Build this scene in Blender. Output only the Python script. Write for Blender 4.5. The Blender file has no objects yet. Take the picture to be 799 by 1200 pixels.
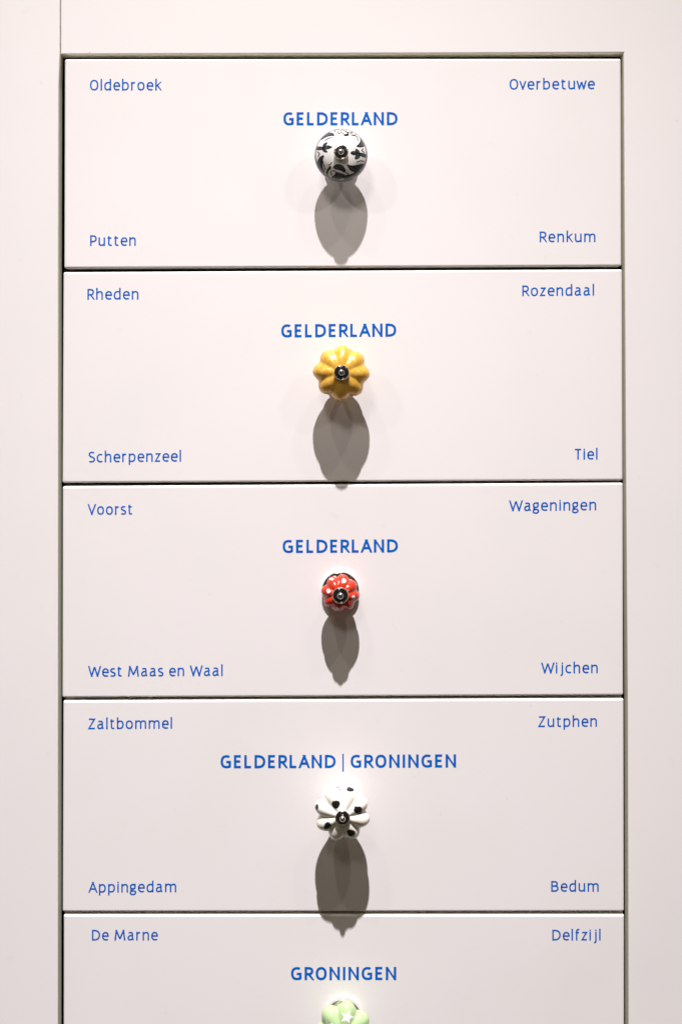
import bpy, bmesh, math, random
import numpy as np
from mathutils import Vector
random.seed(7)
C = bpy.context.scene.collection
S = 0.00064                      # metres per unit of drawing (a drawer is about 0.42 m wide)

# ------------------------------------------------------------------ camera, lamps, exposure
EYE = (400, 440, 1500)           # x, y (down), distance in front of the drawer faces
def P(x, y, z=0.0):              # drawing units -> metres; z = distance in front of the faces
    return Vector(((x-400)*S, -z*S, (1200-y)*S))
sc = bpy.context.scene
cam = bpy.data.cameras.new('camera'); co = bpy.data.objects.new('camera', cam); C.objects.link(co)
co.location = P(*EYE); co.rotation_euler = (math.radians(90), 0, 0)
cam.sensor_fit = 'HORIZONTAL'; cam.sensor_width = 24.0
cam.lens = 24.0*1500/799; cam.shift_x = -0.0006; cam.shift_y = -160/799
cam.clip_start = 0.01; cam.clip_end = 50
sc.camera = co
w = bpy.data.worlds.new('World'); sc.world = w; w.use_nodes = True
bg = w.node_tree.nodes['Background']; bg.inputs[0].default_value = (1.0, 0.79, 0.56, 1); bg.inputs[1].default_value = 0.072
sc.view_settings.view_transform = 'Standard'; sc.view_settings.look = 'None'
sc.view_settings.exposure = 0.0; sc.view_settings.gamma = 1.0
sc.cycles.use_denoising = True
sc.cycles.sample_clamp_indirect = 30.0
sc.cycles.blur_glossy = 1.0
sc.cycles.max_bounces = 8

def spot(name, pos, aim, watts, col, cone, blend, r):
    l = bpy.data.lights.new(name, 'SPOT'); l.energy = watts; l.color = col
    l.spot_size = math.radians(cone); l.spot_blend = blend; l.shadow_soft_size = r
    o = bpy.data.objects.new(name, l); C.objects.link(o); o.location = P(*pos)
    o.rotation_euler = (P(*aim)-P(*pos)).to_track_quat('-Z', 'Y').to_euler()
    return o
WARM = (1.0, 0.964, 0.985)
spot('track_spot', (400, 187-4000, 1900), (-200, 20000, 0), 1530, WARM, 55, 1.0, 0.021)
spot('track_spot', (400-4300, 187-3900, 4300), (380, -200, 0), 118, (1, .96, .95), 13, 1.0, 0.03)
spot('track_spot', (400+4300, 187-3900, 4300), (380, -200, 0), 118, (1, .96, .95), 13, 1.0, 0.03)
spot('track_spot', (400-1250, 500-4200, 2000), (400, 600, 0), 34, (1, .90, .80), 40, 1.0, 0.012)
spot('track_spot', (400+1250, 500-4200, 2000), (400, 600, 0), 34, (1, .90, .80), 40, 1.0, 0.012)
def area(name, pos, aim, watts, col, sx, sy):
    l = bpy.data.lights.new(name, 'AREA'); l.shape = 'RECTANGLE'; l.size = sx; l.size_y = sy
    l.energy = watts; l.color = col
    o = bpy.data.objects.new(name, l); C.objects.link(o); o.location = P(*pos)
    o.rotation_euler = (P(*aim)-P(*pos)).to_track_quat('-Z', 'Y').to_euler()
# a wide, soft fill lamp, added to lift the shadows on the upper part of the cabinet
spot('soft_fill', (-300, -2600, 3300), (420, -900, 0), 108, (1, .93, .85), 50, 1.0, 0.28)

# ------------------------------------------------------------------ materials
def mat(name, col, rough=0.5, metal=0.0, spec=0.5, coat=0.0, bump=None, attr=False, mottle=None):
    m = bpy.data.materials.new(name); m.use_nodes = True
    nt = m.node_tree; b = nt.nodes['Principled BSDF']
    b.inputs['Base Color'].default_value = (*col, 1); b.inputs['Roughness'].default_value = rough
    b.inputs['Metallic'].default_value = metal; b.inputs['Specular IOR Level'].default_value = spec
    b.inputs['Coat Weight'].default_value = coat; b.inputs['Coat Roughness'].default_value = 0.06
    tc = nt.nodes.new('ShaderNodeTexCoord')
    src = None
    if attr:
        a = nt.nodes.new('ShaderNodeVertexColor'); a.layer_name = 'Col'; src = a.outputs[0]
        nt.links.new(src, b.inputs['Base Color'])
    if mottle:                                   # (scale, other colour, low, high)
        n = nt.nodes.new('ShaderNodeTexNoise'); n.inputs['Scale'].default_value = mottle[0]; n.inputs['Detail'].default_value = 6
        r = nt.nodes.new('ShaderNodeMapRange'); r.inputs[1].default_value = mottle[2]; r.inputs[2].default_value = mottle[3]
        mx = nt.nodes.new('ShaderNodeMix'); mx.data_type = 'RGBA'
        nt.links.new(tc.outputs['Object'], n.inputs['Vector']); nt.links.new(n.outputs[0], r.inputs[0]); nt.links.new(r.outputs[0], mx.inputs[0])
        if src: nt.links.new(src, mx.inputs[6])
        else: mx.inputs[6].default_value = (*col, 1)
        mx.inputs[7].default_value = (*mottle[1], 1)
        nt.links.new(mx.outputs[2], b.inputs['Base Color'])
    if bump:                                     # (scale, strength, distance)
        n2 = nt.nodes.new('ShaderNodeTexNoise'); n2.inputs['Scale'].default_value = bump[0]; n2.inputs['Detail'].default_value = 4
        bp = nt.nodes.new('ShaderNodeBump'); bp.inputs['Strength'].default_value = bump[1]; bp.inputs['Distance'].default_value = bump[2]
        nt.links.new(tc.outputs['Object'], n2.inputs['Vector']); nt.links.new(n2.outputs[0], bp.inputs['Height'])
        nt.links.new(bp.outputs[0], b.inputs['Normal'])
    return m
def scuffs(m, scale, lo, dark):
    nt = m.node_tree; b = nt.nodes['Principled BSDF']; src = b.inputs['Base Color'].links[0].from_socket
    tc = nt.nodes.new('ShaderNodeTexCoord'); n = nt.nodes.new('ShaderNodeTexNoise')
    n.inputs['Scale'].default_value = scale; n.inputs['Detail'].default_value = 3; n.inputs['Distortion'].default_value = 0.6
    r = nt.nodes.new('ShaderNodeMapRange'); r.inputs[1].default_value = lo; r.inputs[2].default_value = lo+.08
    r.inputs[3].default_value = 0; r.inputs[4].default_value = dark
    mx = nt.nodes.new('ShaderNodeMix'); mx.data_type = 'RGBA'; mx.inputs[7].default_value = (.45, .41, .36, 1)
    nt.links.new(tc.outputs['Object'], n.inputs['Vector']); nt.links.new(n.outputs[0], r.inputs[0])
    nt.links.new(r.outputs[0], mx.inputs[0]); nt.links.new(src, mx.inputs[6]); nt.links.new(mx.outputs[2], b.inputs['Base Color'])
LACQ = (0.80, 0.765, 0.762)
M_panel = mat('white_lacquer', LACQ, 0.42, spec=0.35, bump=(1400, 0.25, 0.00004), mottle=(9, (0.775, 0.745, 0.735), 0.45, 0.75))
M_frame = mat('white_frame_paint', (0.79, 0.757, 0.752), 0.5, spec=0.3, bump=(900, 0.35, 0.00005), mottle=(7, (0.765, 0.735, 0.73), 0.42, 0.75))
scuffs(M_panel, 95, .70, .10); scuffs(M_frame, 70, .69, .12)
scuffs(M_panel, 330, .72, .25); scuffs(M_frame, 260, .715, .25)
M_box = mat('drawer_box_board', (0.42, 0.38, 0.27), 0.7, mottle=(60, (0.34, 0.30, 0.2), 0.4, 0.7))
M_edge = mat('bounce_tint_edge', (0.84, 0.82, 0.70), 0.6, mottle=(300, (0.80, 0.77, 0.64), 0.4, 0.7))  # olive bounce light of the gaps put into the edge colour
M_dark = mat('cabinet_inside', (0.10, 0.08, 0.05), 0.8, mottle=(30, (0.06, 0.05, 0.03), 0.4, 0.7))
M_blue = mat('blue_vinyl', (0.0006, 0.112, 0.50), 0.5, spec=0.08, mottle=(50, (0.001, 0.104, 0.47), 0.4, 0.7))
M_chrome = mat('chrome', (0.80, 0.78, 0.76), 0.10, 1.0, bump=(800, 0.1, 0.00003))
M_plate = mat('polished_plate', (0.78, 0.76, 0.73), 0.10, 1.0, bump=(500, 0.12, 0.00005))
M_dish = mat('gloss_black', (0.012, 0.010, 0.010), 0.18, 0.0, spec=0.7, coat=0.5, bump=(2500, 0.5, 0.0001))  # glossy black for the dish inside the washer
M_ceramic = mat('painted_ceramic', (0.8, 0.8, 0.8), 0.17, spec=0.5, coat=0.15, attr=True)
M_pearl = mat('pearl_yellow_glaze', (0.70, 0.36, 0.04), 0.28, 0.15, spec=0.6, coat=0.35, bump=(1500, 0.35, 0.0001), mottle=(300, (0.82, 0.52, 0.12), 0.40, 0.80))

# ------------------------------------------------------------------ object helpers
def link(name, me, m=None, parent=None, smooth=False):
    if m: me.materials.append(m)
    if smooth:
        for p in me.polygons: p.use_smooth = True
    o = bpy.data.objects.new(name, me); C.objects.link(o)
    if parent:
        o.parent = parent
        o.matrix_parent_inverse = parent.matrix_world.inverted()
    return o
def empty(name, loc, label, cat, group=None):
    o = bpy.data.objects.new(name, None); C.objects.link(o); o.location = loc
    o.empty_display_size = 0.02
    o['label'] = label; o['category'] = cat
    if group: o['group'] = group
    bpy.context.view_layer.update()
    return o
def prism(name, pts, z0, z1, m, parent, bev=0.0, corner=0.0, seg=4):
    """pts: outline (x, y down), extruded from z0 (back) to z1 (front), front rim rounded by bev"""
    bm = bmesh.new()
    back = [bm.verts.new(P(x, y, z0)) for x, y in pts]; front = [bm.verts.new(P(x, y, z1)) for x, y in pts]
    n = len(pts)
    f = bm.faces.new(front); bm.faces.new(back[::-1])
    for i in range(n):
        j = (i+1) % n
        bm.faces.new((back[i], back[j], front[j], front[i]))
    bmesh.ops.recalc_face_normals(bm, faces=bm.faces)
    if corner:
        es = [e for e in bm.edges if abs((e.verts[0].co-e.verts[1].co).y) > 1e-5]
        bmesh.ops.bevel(bm, geom=es, offset=corner*S, segments=3, profile=0.5, affect='EDGES')
    if bev:
        yf = P(0, 0, z1).y
        es = [e for e in bm.edges if abs(e.verts[0].co.y-yf) < 1e-7 and abs(e.verts[1].co.y-yf) < 1e-7]
        bmesh.ops.bevel(bm, geom=es, offset=bev*S, segments=seg, profile=0.5, affect='EDGES')
    yf = P(0, 0, z1).y
    for v in bm.verts:
        if abs(v.co.y-yf) < 3e-6: v.co.y = yf
    if corner:                                   # clean inner quad on the face, fans at the rounded corners
        face = max((f for f in bm.faces if all(abs(v.co.y-yf) < 1e-7 for v in f.verts)), key=lambda f: f.calc_area())
        loop = list(face.verts); bm.faces.remove(face)
        ccx = sum(p[0] for p in pts)/4; ccy = sum(p[1] for p in pts)/4
        inner = [bm.verts.new(P(x+(4.6 if x < ccx else -4.6), y+(4.6 if y < ccy else -4.6), z1)) for x, y in pts]
        near = [min(range(4), key=lambda k: (inner[k].co-v.co).length) for v in loop]
        nl = len(loop)
        for i in range(nl):
            j = (i+1) % nl
            vs = [loop[i], loop[j], inner[near[j]]]
            if near[i] != near[j]: vs.append(inner[near[i]])
            bm.faces.new(vs)
        bm.faces.new(inner)
        bmesh.ops.recalc_face_normals(bm, faces=bm.faces)
    me = bpy.data.meshes.new(name); bm.to_mesh(me); bm.free()
    o = link(name, me, m, parent)
    if bev:                                      # side faces behind the rounded front rim, bounce tint in their colour
        me.materials.append(M_edge)
        for f in me.polygons:
            if abs(f.normal.y) < .02: f.material_index = 1
    return o

# ------------------------------------------------------------------ lettering: stroked glyphs
G = {
'O': (.60, "E.30,.5,.30,.5", 'rr'), 'R': (.50, "M0,0 L0,1|M0,1 L.18,1 C.36,1 .44,.91 .44,.74 C.44,.55 .36,.45 .18,.45 L0,.45|M.20,.46 L.50,0", 'sd'),
'P': (.45, "M0,0 L0,1|M0,1 L.17,1 C.36,1 .45,.90 .45,.71 C.45,.50 .35,.40 .17,.40 L0,.40", 'so'),
'S': (.44, "M.42,.95 C.36,.98 .3,1 .23,1 C.09,1 .01,.92 .01,.78 C.01,.62 .1,.57 .22,.51 C.36,.45 .44,.39 .44,.24 C.44,.08 .34,0 .19,0 C.12,0 .05,.01 0,.05", 'oo'),
'T': (.56, "M0,1 L.56,1|M.28,1 L.28,0", 'dd'), 'V': (.62, "M0,1 L.31,0 L.62,1", 'dd'),
'W': (1.02, "M0,1 L.25,0 L.51,.98 L.77,0 L1.02,1", 'dd'), 'Z': (.54, "M.02,1 L.50,1 L0,0 L.54,0", 'oo'),
'A': (.64, "M0,0 L.32,1 L.64,0|M.11,.31 L.53,.31", 'dd'),
'B': (.52, "M0,0 L0,1|M0,1 L.2,1 C.38,1 .45,.92 .45,.77 C.45,.62 .36,.54 .2,.54 L0,.54|M.2,.54 C.42,.54 .52,.44 .52,.28 C.52,.1 .40,0 .2,0 L0,0", 'sr'),
'M': (.84, "M0,0 L.10,1 L.42,.10 L.74,1 L.84,0", 'ss'),
'D': (.60, "M0,0 L0,1|M0,1 L.14,1 C.44,1 .60,.82 .60,.5 C.60,.18 .44,0 .14,0 L0,0", 'sr'),
'G': (.57, "M.54,.93 C.47,.98 .42,1 .34,1 C.12,1 0,.84 0,.5 C0,.16 .12,0 .32,0 C.42,0 .5,.02 .57,.06 L.57,.47 L.32,.47", 'rs'),
'E': (.41, "M.41,1 L0,1 L0,0 L.41,0|M0,.52 L.36,.52", 'so'), 'L': (.40, "M0,1 L0,0 L.40,0", 'so'),
'N': (.56, "M0,0 L0,1 L.56,0 L.56,1", 'ss'), 'I': (0, "M0,0 L0,1", 'ss'), '|': (0, "M0,-.27 L0,1.14", 'ss'),
'a': (.50, "M.04,.73 C.10,.76 .16,.77 .22,.77 C.34,.77 .38,.70 .38,.58 L.38,.14 C.38,.05 .43,.02 .50,.01|M.38,.46 C.17,.46 0,.41 0,.19 C0,.06 .07,0 .16,0 C.26,0 .33,.06 .38,.15", 'ro'),
'b': (.47, "M0,0 L0,1.1|M0,.6 C.07,.72 .15,.77 .24,.77 C.39,.77 .47,.64 .47,.4 C.47,.13 .37,0 .21,0 C.13,0 .05,.02 0,.06", 'sr'),
'c': (.42, "M.41,.72 C.37,.76 .33,.77 .27,.77 C.1,.77 0,.62 0,.385 C0,.14 .1,0 .27,0 C.34,0 .38,.01 .42,.05", 'ro'),
'd': (.47, "M.47,0 L.47,1.1|M.47,.73 C.41,.76 .34,.77 .27,.77 C.08,.77 0,.6 0,.36 C0,.12 .08,0 .19,0 C.31,0 .41,.06 .47,.18", 'rs'),
'e': (.47, "M0,.40 L.47,.40 C.48,.64 .39,.77 .25,.77 C.08,.77 0,.62 0,.38 C0,.12 .1,0 .28,0 C.36,0 .41,.02 .45,.06", 'ro'),
'f': (.33, "M.10,0 L.10,.85 C.10,1.03 .16,1.1 .25,1.1 L.33,1.08|M0,.77 L.30,.77", 'oo'),
'g': (.42, "E.19,.54,.19,.23|M.27,.77 L.44,.77|M.08,.34 C.0,.24 .01,.13 .13,.10 L.27,.08 C.38,.05 .42,.0 .42,-.07 C.42,-.22 .33,-.30 .19,-.30 C.05,-.30 -.03,-.24 -.03,-.13 C-.03,-.04 .04,.05 .13,.09", 'oo'),
'h': (.45, "M0,0 L0,1.1|M0,.58 C.08,.72 .17,.77 .26,.77 C.39,.77 .45,.69 .45,.52 L.45,0", 'ss'),
'i': (0, "M0,0 L0,.77|M0,.93 L0,1.08", 'ss'), 'j': (.16, "M.16,.77 L.16,-.10 C.16,-.24 .10,-.29 0,-.32|M.16,.93 L.16,1.08", 'ss'),
'k': (.42, "M0,0 L0,1.1|M.40,.77 L.03,.40|M.12,.47 L.43,0", 'so'), 'l': (0, "M0,0 L0,1.1", 'ss'),
'm': (.84, "M0,0 L0,.77|M0,.58 C.07,.72 .15,.77 .23,.77 C.36,.77 .42,.69 .42,.52 L.42,0|M.42,.58 C.49,.72 .57,.77 .65,.77 C.78,.77 .84,.69 .84,.52 L.84,0", 'ss'),
'n': (.45, "M0,0 L0,.77|M0,.58 C.08,.72 .17,.77 .26,.77 C.39,.77 .45,.69 .45,.52 L.45,0", 'ss'),
'o': (.50, "E.25,.385,.25,.385", 'rr'),
'p': (.47, "M0,-.30 L0,.77|M0,.6 C.07,.72 .15,.77 .24,.77 C.39,.77 .47,.64 .47,.4 C.47,.13 .37,0 .21,0 C.13,0 .05,.02 0,.06", 'sr'),
'r': (.28, "M0,0 L0,.77|M0,.57 C.06,.71 .13,.78 .28,.76", 'so'),
's': (.38, "M.35,.73 C.31,.76 .27,.77 .2,.77 C.08,.77 .02,.70 .02,.59 C.02,.47 .1,.43 .2,.39 C.3,.35 .38,.3 .38,.18 C.38,.06 .3,0 .18,0 C.1,0 .05,.01 0,.05", 'oo'),
't': (.36, "M.11,.98 L.11,.2 C.11,.05 .17,0 .25,0 C.3,0 .33,.01 .36,.03|M0,.77 L.34,.77", 'oo'),
'u': (.45, "M0,.77 L0,.25 C0,.08 .07,0 .19,0 C.29,0 .39,.05 .45,.15|M.45,.77 L.45,0", 'ss'),
'v': (.44, "M0,.77 L.22,0 L.44,.77", 'dd'), 'w': (.72, "M0,.77 L.18,0 L.36,.72 L.54,0 L.72,.77", 'dd'),
'z': (.42, "M.01,.77 L.39,.77 L0,0 L.42,0", 'oo'),
}
BEAR = {'s': .098, 'r': .08, 'd': .01, 'o': .045}
def strokes(path):
    out = []
    for sub in path.split('|'):
        if sub[0] == 'E':
            cx, cy, rx, ry = [float(v) for v in sub[1:].split(',')]
            pts = []
            for i in range(28):
                t = 2*math.pi*i/28; c, s = math.cos(t), math.sin(t)
                k = 0.86
                pts.append((cx+rx*math.copysign(abs(c)**k, c), cy+ry*math.copysign(abs(s)**k, s)))
            out.append((pts, True)); continue
        pts, cmd, buf = [], None, []
        for tok in sub.split():
            if tok[0] in 'MLC': cmd = tok[0]; tok = tok[1:]
            x, y = [float(v) for v in tok.split(',')]
            if cmd in 'ML': pts.append((x, y))
            else:
                buf.append((x, y))
                if len(buf) == 3:
                    p0 = pts[-1]; a, b, c = buf; buf = []
                    for i in range(1, 9):
                        t = i/8; u = 1-t
                        pts.append(tuple(u**3*p0[k]+3*u*u*t*a[k]+3*u*t*t*b[k]+t**3*c[k] for k in (0, 1)))
        out.append((pts, False))
    return out
LEVELS = (0, 1, .77, 1.1, -.30, -.27, 1.14)
def split_sharp(pts):
    """cut an open stroke where it turns sharply, so that each piece gets a straight cut end"""
    out, cur = [], [pts[0]]
    for i in range(1, len(pts)-1):
        cur.append(pts[i])
        a = (Vector(pts[i])-Vector(pts[i-1])).normalized(); b = (Vector(pts[i+1])-Vector(pts[i])).normalized()
        if a.dot(b) < 0.3 and (abs(a.y) > .2 and abs(b.y) > .2 or a.dot(b) < -.2):
            out.append(cur); cur = [pts[i]]
    cur.append(pts[-1]); out.append(cur)
    return out
def ribbon(pts, closed, hw, ends=(None, None)):
    n = len(pts); L, R = [], []
    for i in range(n):
        p = Vector(pts[i])
        a = Vector(pts[i-1]) if (i > 0 or closed) else None
        b = Vector(pts[(i+1) % n]) if (i < n-1 or closed) else None
        d1 = (p-a).normalized() if a is not None else None
        d2 = (b-p).normalized() if b is not None else None
        if d1 is None: d1 = d2
        if d2 is None: d2 = d1
        cut = None
        if not closed and i == 0: cut = ends[0]
        if not closed and i == n-1: cut = ends[1]
        if cut is not None and abs(d1.y) > .45:          # level cut at the edge of the letter
            dy = cut-p.y; q = p+d1*(dy/d1.y); h = hw/abs(d1.y)*(1 if d1.y > 0 else -1)
            L.append(Vector((q.x-h, cut))); R.append(Vector((q.x+h, cut))); continue
        n1 = Vector((-d1.y, d1.x)); n2 = Vector((-d2.y, d2.x))
        m = (n1+n2)
        if m.length < 1e-4: m = n1
        m.normalize(); k = hw/max(m.dot(n1), 0.5)
        L.append(p+m*k); R.append(p-m*k)
    return L, R
def lettering(text, x0, yl, x1, yr, H, stroke, parent, label, lift=0.10):
    """text fills x0..x1 (drawing units); yl / yr baseline at either end; H cap height"""
    sw = stroke/H
    adv = []; x = 0.0; prev = None
    for ch in text:
        if ch == ' ':
            x += .64; prev = None; adv.append(None); continue
        w_, path, sb = G[ch]
        if prev is not None: x += BEAR[prev]+BEAR[sb[0]]+sw
        adv.append(x); x += w_; prev = sb[1]
        if ch != text[-1] or True: last = x
    nat = last+sw
    gaps = len(text)-1
    sx = 1.0
    track = ((x1-x0)/H-nat)/gaps
    if abs(track) > .01:                       # share the difference between letter width and spacing
        sx = 1+0.95*((x1-x0)/H-nat)/nat
        track = ((x1-x0)/H-(last*sx+sw))/gaps
    verts, faces = [], []
    k = 0
    for i, ch in enumerate(text):
        if adv[i] is None: continue
        for pts, closed in strokes(G[ch][1]):
            for piece in ([pts] if closed else split_sharp(pts)):
                tp = [(adv[i]*sx+track*i+px_*sx+sw/2, sw/2+py_*(1-sw)) for px_, py_ in piece]
                ends = []
                for e, o_ in ((0, 1), (-1, -2)):
                    y = piece[e][1]; up = y > piece[o_][1]
                    ends.append(sw/2+y*(1-sw)+(sw/2 if up else -sw/2) if any(abs(y-l) < 1e-6 for l in LEVELS) else None)
                L, R = ribbon(tp, closed, sw/2, ends)
                lo, hi = adv[i]*sx+track*i-.02, adv[i]*sx+track*i+G[ch][0]*sx+sw+.02
                base = len(verts); z = lift+0.012*(k % 6); k += 1
                for a, b in zip(L, R):
                    for q in (a, b):
                        X = x0+min(max(q.x, lo), hi)*H; t = (X-x0)/(x1-x0)
                        verts.append(P(X, yl+(yr-yl)*t-q.y*H, z))
                n = len(L)
                for j in range(n if closed else n-1):
                    j2 = (j+1) % n
                    faces.append((base+2*j, base+2*j+1, base+2*j2+1, base+2*j2))
    me = bpy.data.meshes.new('lettering'); me.from_pydata(verts, [], faces); me.update()
    bm = bmesh.new(); bm.from_mesh(me)
    for f in bm.faces:
        if f.normal.y > 0: f.normal_flip()
    bm.to_mesh(me); bm.free()
    o = link('lettering', me, M_blue, parent)
    o['label'] = label
    return o

# ------------------------------------------------------------------ knobs
def spline(pr, n):
    """smooth profile through (r, z) points"""
    p = [pr[0]]+list(pr)+[pr[-1]]; out = []
    seg = len(pr)-1
    for i in range(n+1):
        t = i/n*seg; k = min(int(t), seg-1); u = t-k
        a, b, c, d = (np.array(p[k+j], float) for j in range(4))
        out.append(.5*((2*b)+(-a+c)*u+(2*a-5*b+4*c-d)*u*u+(-a+3*b-3*c+d)*u**3))
    return np.array(out)
def lathe(name, cx, cy, pr, m, parent, na=64, n=None, flute=None, colour=None, phase=0.0, tilt=(0, 0), irregular=0.0):
    prof = spline(pr, n) if n else np.array(pr, float)
    th = np.linspace(0, 2*math.pi, na, endpoint=False)
    R = np.repeat(prof[:, 0][:, None], na, 1); Z = np.repeat(prof[:, 1][:, None], na, 1)
    if flute:
        depth, lobes, power, soft = flute
        rm = prof[:, 0].max()
        d = np.gradient(prof, axis=0); nl = np.hypot(d[:, 0], d[:, 1])+1e-9
        nr, nz = d[:, 1]/nl, -d[:, 0]/nl
        amp = depth*np.clip((prof[:, 0]-7)/(rm-7), 0, 1)**power
        ph = lobes/2*(th-phase)
        val = 1-np.sqrt(np.cos(ph)**2+soft)/math.sqrt(1+soft)
        val = val[None, :]
        if irregular:
            rr = random.Random(int(cy)); lob = np.array([rr.uniform(-1, 1) for _ in range(lobes)])
            idx = np.round((th-phase)/(2*math.pi/lobes)).astype(int) % lobes
            bulge = np.abs(np.cos(ph))*lob[idx]*irregular
            R = R+bulge[None, :]*np.clip((R-9)/(rm-9), 0, 1)
        R = R-amp[:, None]*val*nr[:, None].clip(-.2, 1)
        Z = Z-amp[:, None]*val*nz[:, None]*0.75
    X = R*np.cos(th)[None, :]; Y = R*np.sin(th)[None, :]
    Xt = X+Z*math.sin(math.radians(tilt[0])); Yt = Y+Z*math.sin(math.radians(tilt[1]))
    V = [P(cx+float(Xt[i, j]), cy-float(Yt[i, j]), float(Z[i, j])) for i in range(len(prof)) for j in range(na)]
    F = [(i*na+j, i*na+(j+1) % na, (i+1)*na+(j+1) % na, (i+1)*na+j) for i in range(len(prof)-1) for j in range(na)]
    F.append(tuple(range(na))[::-1]); F.append(tuple((len(prof)-1)*na+j for j in range(na)))
    me = bpy.data.meshes.new(name); me.from_pydata(V, [], F); me.update()
    bm = bmesh.new(); bm.from_mesh(me); bmesh.ops.recalc_face_normals(bm, faces=bm.faces); bm.to_mesh(me); bm.free()
    if colour is not None:
        front = np.repeat((np.arange(len(prof)) >= prof[:, 0].argmax()-len(prof)*0.12)[:, None], na, 1)
        col = colour(Xt.ravel(), Yt.ravel(), Z.ravel(), front.ravel())
        ca = me.color_attributes.new('Col', 'FLOAT_COLOR', 'POINT')
        ca.data.foreach_set('color', np.concatenate([col, np.ones((len(col), 1))], 1).astype(np.float32).ravel())
    return link(name, me, m, parent, smooth=True)

def dist_poly(px_, py_, poly, closed=True):
    """signed distance (negative inside) to a polygon, or plain distance to a polyline"""
    d = np.full(px_.shape, 1e9); inside = np.zeros(px_.shape, bool)
    n = len(poly)
    for i in range(n if closed else n-1):
        ax, ay = poly[i]; bx, by = poly[(i+1) % n]
        ex, ey = bx-ax, by-ay; L = ex*ex+ey*ey+1e-12
        t = np.clip(((px_-ax)*ex+(py_-ay)*ey)/L, 0, 1)
        d = np.minimum(d, np.hypot(px_-ax-t*ex, py_-ay-t*ey))
        if closed:
            c = ((ay > py_) != (by > py_)) & (px_ < (bx-ax)*(py_-ay)/(by-ay+1e-12)+ax)
            inside ^= c
    return np.where(inside, -d, d) if closed else d
def paint(base, layers, cx, cy, soft=0.22):
    """layers of (function(x, y, z) -> signed distance in drawing units, colour); x, y as they look from the front"""
    def f(X, Y, Z, front):
        col = np.tile(np.array(base, float), (len(X), 1))
        # positions as they line up when looked at straight on from the eye distance
        k = 1500.0/(1500.0-Z)
        sx = 400+(cx-400+X)*k; sy = 440+(cy-440-Y)*k
        for fn, c in layers:
            a = np.clip(.5-fn(sx, sy)/(2*soft), 0, 1)*front
            col = col*(1-a[:, None])+np.array(c)[None, :]*a[:, None]
        return col
    return f
def ell(x, y, rx, ry=None, rot=0.0, wob=0.0):
    ry = ry or rx; c, s = math.cos(rot), math.sin(rot)
    def f(X, Y):
        u = (X-x)*c+(Y-y)*s; v = -(X-x)*s+(Y-y)*c
        th = np.arctan2(v, u)
        return (np.hypot(u/rx, v/ry)-1-wob*np.sin(3*th+x))*min(rx, ry)
    return f
def zp(pts, ox, oy, k=799/90):
    return [(ox+a/k, oy+b/k) for a, b in pts]
def smooth_poly(pts, it=2):
    for _ in range(it):
        q = []
        n = len(pts)
        for i in range(n):
            a, b = pts[i], pts[(i+1) % n]
            q += [(.8*a[0]+.2*b[0], .8*a[1]+.2*b[1]), (.2*a[0]+.8*b[0], .2*a[1]+.8*b[1])]
        pts = q
    return pts

def hardware(cx, cy, z, r, parent, tip, tilt=(0, 0)):
    """chrome washer cup, dark dish and ball-shaped screw head in front of the ceramic"""
    ox = z*math.sin(math.radians(tilt[0])); oy = -z*math.sin(math.radians(tilt[1]))
    cx += ox; cy += oy
    lathe('washer', cx, cy, [(2, z-4), (r*.62, z-4), (r*.66, z-1.6), (r*.84, z-1), (r*.96, z-.2), (r, z+.8), (r*.99, z+2.2), (r*.94, z+3.0), (r*.86, z+3.2), (r*.80, z+2.7), (r*.77, z+1.9), (r*.76, z+1.0), (1, z+1.0)], M_chrome, parent, 56)
    lathe('washer_dish', cx, cy, [(r*.765, z+1.3), (r*.76, z+2.0), (r*.62, z+2.6), (r*.5, z+2.3), (r*.42, z+2.0), (.5, z+2.0)], M_dish, parent, 48)
    h = tip-(z+2)
    lathe('screw_head', cx, cy, [(.5, z+2.05), (r*.46, z+2.05), (r*.47, z+2.6), (r*.43, z+2.9), (r*.42, z+.45*h+2), (r*.39, z+.65*h+2), (r*.33, z+.83*h+2), (r*.23, z+.95*h+2), (r*.10, z+h+2), (r*.02, z+h+2.05)], M_chrome, parent, 40)
def knob(cx, cy, prof, mat_, parent, label, colour=None, flute=None, phase=0.0, n=70, na=192, plate=20, ph=6, zw=44, rw=9, tip=54, tilt=(0, 0), irregular=0.0):
    k = lathe('knob', cx, cy, prof, mat_, parent, na, n, flute, colour, phase, tilt, irregular)
    k['label'] = label
    lathe('back_plate', cx, cy, [(plate, 0.02), (plate, 1.5), (plate, ph*.6), (plate, ph), (plate*.985, ph+.5), (plate*.95, ph+.9), (plate*.88, ph+1.1), (plate*.7, ph+1.5), (plate*.52, ph+2.4), (plate*.46, ph+4), (plate*.45, ph+6)], M_plate, k, 72)
    hardware(cx, cy, zw, rw, k, tip, tilt)
    return k

# ------------------------------------------------------------------ the cabinet frame
cab = empty('cabinet', P(400, 1500, -300), 'white lacquered cabinet frame with a tall opening around the column of drawers', 'cabinet')
TH = -19
prism('stile', [(-420, -420), (70.4, -420), (70.2, 62), (68.7, 100), (68.2, 310), (67.9, 1200), (67.9, 1700), (-420, 1700)], TH, 0.35, M_frame, cab, bev=1.6, seg=3)
prism('face_frame', [(71.1, -420), (1220, -420), (1220, 1700), (736.8, 1700), (736.4, 1150), (735.6, 820), (733.8, 570), (732.3, 310), (731.0, 90), (730.8, 61.3), (71.1, 63.2)], TH, 0, M_frame, cab, bev=1.7, seg=4)
prism('side_panel', [(-60, 40), (52, 40), (52, 1690), (-60, 1690)], -560, TH-1, M_dark, cab)
prism('side_panel', [(752, 40), (860, 40), (860, 1690), (752, 1690)], -560, TH-1, M_dark, cab)
prism('top_panel', [(-60, -60), (860, -60), (860, 38), (-60, 38)], -560, TH-1, M_dark, cab)
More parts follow.
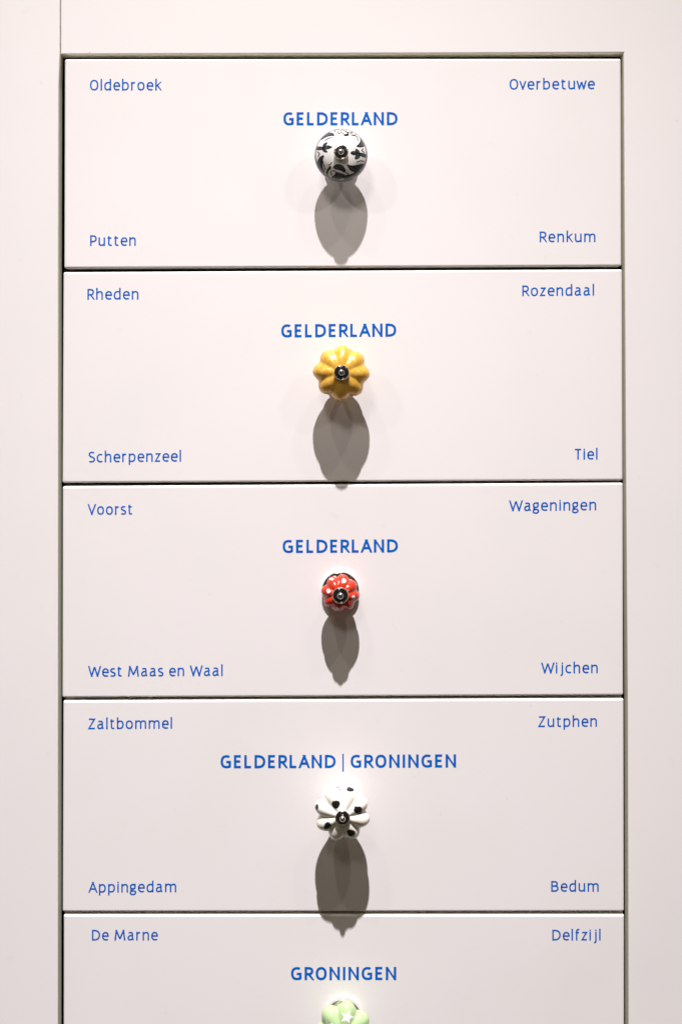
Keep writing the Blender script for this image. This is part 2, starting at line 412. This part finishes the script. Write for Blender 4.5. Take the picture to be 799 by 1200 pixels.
prism('back_panel', [(-60, -60), (860, -60), (860, 1690), (-60, 1690)], -580, -561, M_dark, cab)
prism('bottom_rail', [(66, 1330), (738, 1330), (738, 1500), (66, 1500)], TH-20, -1.2, M_frame, cab, bev=1.1)

# ------------------------------------------------------------------ the drawers
DR = [  # corners TL, TR, BR, BL (outer edge), protrusion
 ([(75.9, 68.6), (727.4, 68.0), (728.2, 311.6), (75.2, 314.2)], 0.6),
 ([(74.1, 318.5), (729.1, 315.2), (729.8, 563.0), (72.9, 566.0)], 0.0),
 ([(73.2, 569.9), (730.0, 565.8), (730.4, 815.2), (72.8, 818.0)], 0.0),
 ([(73.9, 821.4), (730.9, 818.9), (731.3, 1069.0), (73.1, 1069.3)], 0.0),
 ([(74.4, 1072.6), (731.5, 1072.5), (731.6, 1322.0), (74.0, 1322.0)], 0.0)]
DL = ['top drawer with white round knob painted with dark leaves, reading Oldebroek, Overbetuwe, Putten and Renkum',
      'white drawer with yellow fluted flower knob, reading Rheden, Rozendaal, Scherpenzeel and Tiel',
      'white drawer with small red dotted knob, reading Voorst, Wageningen, West Maas en Waal and Wijchen',
      'white drawer with black-spotted white knob, reading Zaltbommel, Zutphen, Appingedam and Bedum',
      'lowest white drawer with pale green star knob, reading De Marne and Delfzijl']
LT, HV = 1.78, 2.9
TXT = [
 [('Oldebroek', 105.6, 105.7, 189.5, 105.6), ('Overbetuwe', 596.9, 104.7, 696.8, 104.1), ('Putten', 105.8, 288.0, 159.3, 287.8), ('Renkum', 632.2, 283.6, 697.5, 283.4)],
 [('Rheden', 102.5, 350.9, 162.3, 350.7), ('Rozendaal', 611.8, 346.9, 696.0, 346.1), ('Scherpenzeel', 103.8, 542.0, 212.2, 540.8), ('Tiel', 672.5, 538.5, 700.0, 538.4)],
 [('Voorst', 102.8, 603.4, 155.7, 603.1), ('Wageningen', 596.5, 599.1, 698.4, 598.0), ('West Maas en Waal', 103.3, 793.4, 261.0, 792.4), ('Wijchen', 634.0, 789.3, 700.3, 789.1)],
 [('Zaltbommel', 103.1, 854.9, 201.7, 854.2), ('Zutphen', 630.3, 852.3, 699.3, 851.9), ('Appingedam', 103.7, 1046.6, 206.6, 1046.0), ('Bedum', 645.7, 1045.5, 701.4, 1045.4)],
 [('De Marne', 107.8, 1102.8, 185.1, 1102.6), ('Delfzijl', 647.0, 1102.7, 703.6, 1102.6)]]
HEAD = [
 [('GELDERLAND', 332.1, 146.6, 465.8, 146.4)],
 [('GELDERLAND', 329.6, 395.3, 464.3, 394.3)],
 [('GELDERLAND', 331.2, 648.2, 466.2, 647.4)],
 [('GELDERLAND', 258.5, 900.7, 393.3, 900.4), ('GRONINGEN', 410.8, 900.3, 534.3, 899.7)],
 [('GRONINGEN', 341.0, 1149.3, 464.2, 1149.1)]]
drawers = []
for i, (q, zf) in enumerate(DR):
    cx = sum(p[0] for p in q)/4; cy = sum(p[1] for p in q)/4
    d = empty('drawer', P(cx, max(p[1] for p in q), -20), DL[i], 'drawer', 'drawers stacked in the white cabinet')
    drawers.append(d)
    prism('front_panel', q, -28, zf, M_panel, d, bev=2.5, corner=2.2, seg=5)
    x0, x1, y0, y1 = q[0][0]+14, q[1][0]-14, max(q[0][1], q[1][1])+9, min(q[2][1], q[3][1])-9
    prism('drawer_box', [(x0, y0), (x1, y0), (x1, y1), (x0, y1)], -520, -28.6, M_box, d)
    for t, a, b, c, e in TXT[i]:
        lettering(t, a, b, c, e, 12.7, LT, d, 'thin blue lettering reading '+t, lift=zf+.10)
    for t, a, b, c, e in HEAD[i]:
        lettering(t, a, b, c, e, 15.5, HV, d, 'bold blue lettering reading '+t, lift=zf+.10)
# the upright bar between the two province names
me = bpy.data.meshes.new('lettering')
me.from_pydata([P(401.1, 904.7, .12), P(402.8, 904.7, .12), P(402.8, 883.6, .12), P(401.1, 883.6, .12)], [], [(0, 1, 2, 3)])
o = link('lettering', me, M_blue, drawers[3]); o['label'] = 'thin upright blue bar between the two names'

# knob 1: domed disc with painted flowers
ox, oy = 355, 140
DK, GR, OUT = (0.006, 0.007, 0.008), (0.05, 0.06, 0.063), (0.006, 0.006, 0.006)
leafs = [
 [(203, 280), (250, 262), (308, 282), (262, 306), (214, 304)],
 [(204, 285), (212, 252), (254, 230), (252, 262), (222, 290)],
 [(204, 300), (232, 304), (258, 338), (226, 338), (202, 318)],
 [(210, 280), (210, 312), (128, 314), (136, 278)],
 [(560, 335), (520, 322), (490, 346), (522, 368), (566, 366)],
 [(562, 345), (545, 322), (548, 298), (582, 318), (590, 350)],
 [(560, 362), (592, 366), (588, 396), (545, 415), (538, 390)],
 [(574, 338), (574, 364), (655, 398), (662, 358)],
 [(158, 222), (196, 165), (258, 134), (308, 132), (330, 166), (288, 164), (240, 178), (190, 208)],
 [(222, 366), (176, 384), (148, 438), (160, 500), (208, 562), (226, 552), (202, 490), (200, 428)],
 [(560, 145), (602, 170), (645, 245), (636, 278), (600, 286), (550, 277), (586, 250), (600, 215), (590, 180)],
 [(453, 464), (520, 482), (645, 450), (612, 505), (556, 545), (500, 532), (476, 500)],
 [(308, 492), (350, 460), (410, 470), (445, 522), (436, 552), (388, 522), (340, 515)],
 [(236, 545), (285, 470), (292, 500), (262, 556), (290, 604), (262, 596)],
 [(345, 540), (395, 560), (440, 570), (415, 612), (330, 618), (290, 600), (330, 580)],
 [(420, 580), (500, 570), (580, 525), (600, 540), (520, 600), (420, 620)],
 [(420, 160), (470, 140), (480, 160), (440, 172)],
]
layers = []
for L_ in leafs:
    pl = smooth_poly(zp(L_, ox, oy))
    layers.append((lambda X, Y, pl=pl: dist_poly(X, Y, pl)-.35, DK))
    layers.append((lambda X, Y, pl=pl: dist_poly(X, Y, pl)+.85, GR))
lines = [[(358, 118), (372, 145), (400, 130), (430, 150), (465, 162), (470, 138), (440, 120)], [(380, 118), (410, 104), (440, 118), (462, 100), (505, 98), (512, 122), (488, 138), (462, 124)],
         [(505, 160), (540, 165), (556, 138), (530, 108), (500, 150)], [(305, 590), (340, 575), (345, 545), (315, 525), (285, 545), (300, 575)],
         [(290, 602), (262, 570), (275, 530), (312, 510)], [(222, 275), (300, 283)], [(505, 348), (600, 352)], [(480, 478), (560, 510)], [(190, 400), (190, 500)], [(350, 480), (430, 530)],
         [(232, 215), (262, 190), (300, 186)], [(150, 330), (172, 352), (160, 380)], [(628, 300), (610, 318), (636, 340)], [(455, 600), (480, 585), (470, 560), (445, 548)],
         [(235, 520), (215, 470), (205, 420)], [(560, 440), (600, 425), (632, 432)], [(300, 445), (285, 462), (262, 470)], [(520, 150), (560, 175), (575, 215)], [(340, 130), (325, 112), (350, 100), (378, 104)]]
for k, L_ in enumerate(lines):
    pl = zp(L_, ox, oy)
    layers.append((lambda X, Y, pl=pl: dist_poly(X, Y, pl, False)-.58, OUT if k != 4 else (.75, .74, .72)))
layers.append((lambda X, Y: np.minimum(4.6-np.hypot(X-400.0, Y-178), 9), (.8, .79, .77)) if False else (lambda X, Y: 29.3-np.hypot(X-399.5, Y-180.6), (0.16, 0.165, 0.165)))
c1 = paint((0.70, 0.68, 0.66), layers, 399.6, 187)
knob(399.6, 187, [(9, 7), (10.5, 12), (17, 18), (26, 24), (30, 28.5), (30.4, 32.5), (28.8, 37), (25, 41.5), (19.5, 45.5), (13.5, 47.6), (8.5, 48.2)], M_ceramic, drawers[0],
     'round white ceramic knob painted with charcoal leaves and flowers', colour=c1, n=130, na=400, zw=51, rw=8.4, tip=57, plate=19.5, ph=8.5)
# knob 2: yellow pumpkin-shaped
rad = math.radians
knob(400, 437, [(8.5, 7), (10, 11), (17, 17), (26, 23), (31, 29), (32.4, 34), (31, 40), (27, 45), (20, 49.3), (12.5, 51), (8, 51)], M_pearl, drawers[1],
     'pearly yellow ceramic knob shaped like an eight-lobed flower', flute=(6.6, 8, 0.9, .16), phase=rad(-3), zw=53, rw=8.8, tip=59, n=80, na=256, plate=19, irregular=0.7, tilt=(0.2, 0.5))
# knob 3: small red with white dots and painted glints
oy = 655
dots = [(425, 228, 24, 24), (265, 336, 20, 24), (525, 398, 18, 20), (356, 518, 18, 16), (298, 210, 20, 12), (562, 264, 9, 14), (498, 212, 12, 9), (372, 238, 8, 8), (470, 330, 6, 6)]  # the smallest ones are glaze highlights painted in as white dots
k_ = 799/90
lay3 = [(ell(355+a/k_, oy+b/k_, r1/k_, r2/k_, 0, .06), (.70, .68, .66)) for a, b, r1, r2 in dots]
knob(398.9, 691, [(7.5, 6), (8.5, 9), (12, 13), (18, 17.5), (21.2, 21.5), (21.9, 26), (20.6, 30.5), (17, 34.5), (13, 37.2), (8.5, 38)], M_ceramic, drawers[2],
     'small glossy red fluted ceramic knob with white dots', colour=paint((0.52, 0.036, 0.014), lay3, 398.9, 691), flute=(3.6, 8, .5, .04), phase=rad(-10), n=110, na=320, zw=39, rw=9.4, tip=46, plate=21.6, irregular=.5)
# knob 4: white with black spots, deep lobes
oy = 905
sp = [(342, 338, 40, 40), (488, 182, 37, 22), (573, 400, 40, 38), (258, 563, 37, 35), (500, 634, 41, 32), (143, 370, 16, 32), (692, 512, 13, 36), (382, 189, 22, 5), (560, 372, 30, 12)]
lay4 = [(ell(355+a/k_, oy+b/k_, r1/k_*1.08, r2/k_*1.1, .2, .08), (.008, .008, .009)) for a, b, r1, r2 in sp]
knob(401.3, 940, [(8.5, 7), (10.5, 12), (17, 19), (26, 26), (31, 32), (32.2, 38), (30.5, 43.5), (25.5, 48.5), (16, 52), (8, 53.2)], M_ceramic, drawers[3],
     'white ceramic star-lobed knob with black spots', colour=paint((0.74, 0.71, 0.62), lay4, 401.3, 940), flute=(7.2, 8, .55, .05), phase=rad(-17), n=110, na=320, zw=53, rw=8.6, tip=61, plate=20, ph=5, irregular=1.2, tilt=(0, 0))
# knob 5: pale green with stars
def star(x, y, R_, rot, r=.42):
    return [(x+(R_ if j % 2 == 0 else R_*r)*math.sin(rot+j*math.pi/5), y-(R_ if j % 2 == 0 else R_*r)*math.cos(rot+j*math.pi/5)) for j in range(10)]
sts = [(407.0, 1192.5, 8.6, .32), (384.0, 1204.0, 8.2, -.3), (430, 1206, 7.5, .1), (404, 1222, 7, .6), (388, 1226, 6, .2), (423, 1228, 6, 0)]
lay5 = [(lambda X, Y, pl=star(*s_): dist_poly(X, Y, pl), (.80, .80, .80)) for s_ in sts]
knob(402.2, 1190, [(8.5, 7), (10, 12), (17, 18), (26, 23), (31, 28), (32.6, 33), (31.5, 39), (26, 44), (18, 47), (12, 48), (8, 47.5)], M_ceramic, drawers[4],
     'pale green lobed ceramic knob with white stars, cut off by the lower edge', colour=paint((0.37, 0.50, 0.25), lay5, 402.2, 1190), flute=(7.5, 7, .7, .06), phase=rad(80), n=110, na=320, zw=48, rw=9, tip=56, plate=20.5)

# small specks and chips in the paint, as raised crumbs of lacquer on the frame edges
bm = bmesh.new()
for x, y in [(105, 60.8), (671, 62.0), (676.5, 60.6), (70.3, 51), (70.6, 30), (212, 61.4), (560, 60.9)]:
    r = bmesh.ops.create_icosphere(bm, subdivisions=1, radius=random.uniform(.5, .8)*S)
    for v in r['verts']: v.co = Vector((v.co.x*1.2, v.co.y*.4, v.co.z*.7))+P(x, y, 0.3)
me = bpy.data.meshes.new('paint_crumbs'); bm.to_mesh(me); bm.free()
o = link('paint_crumbs', me, mat('grey_crumb', (.30, .28, .26), .7), cab); o['kind'] = 'stuff'
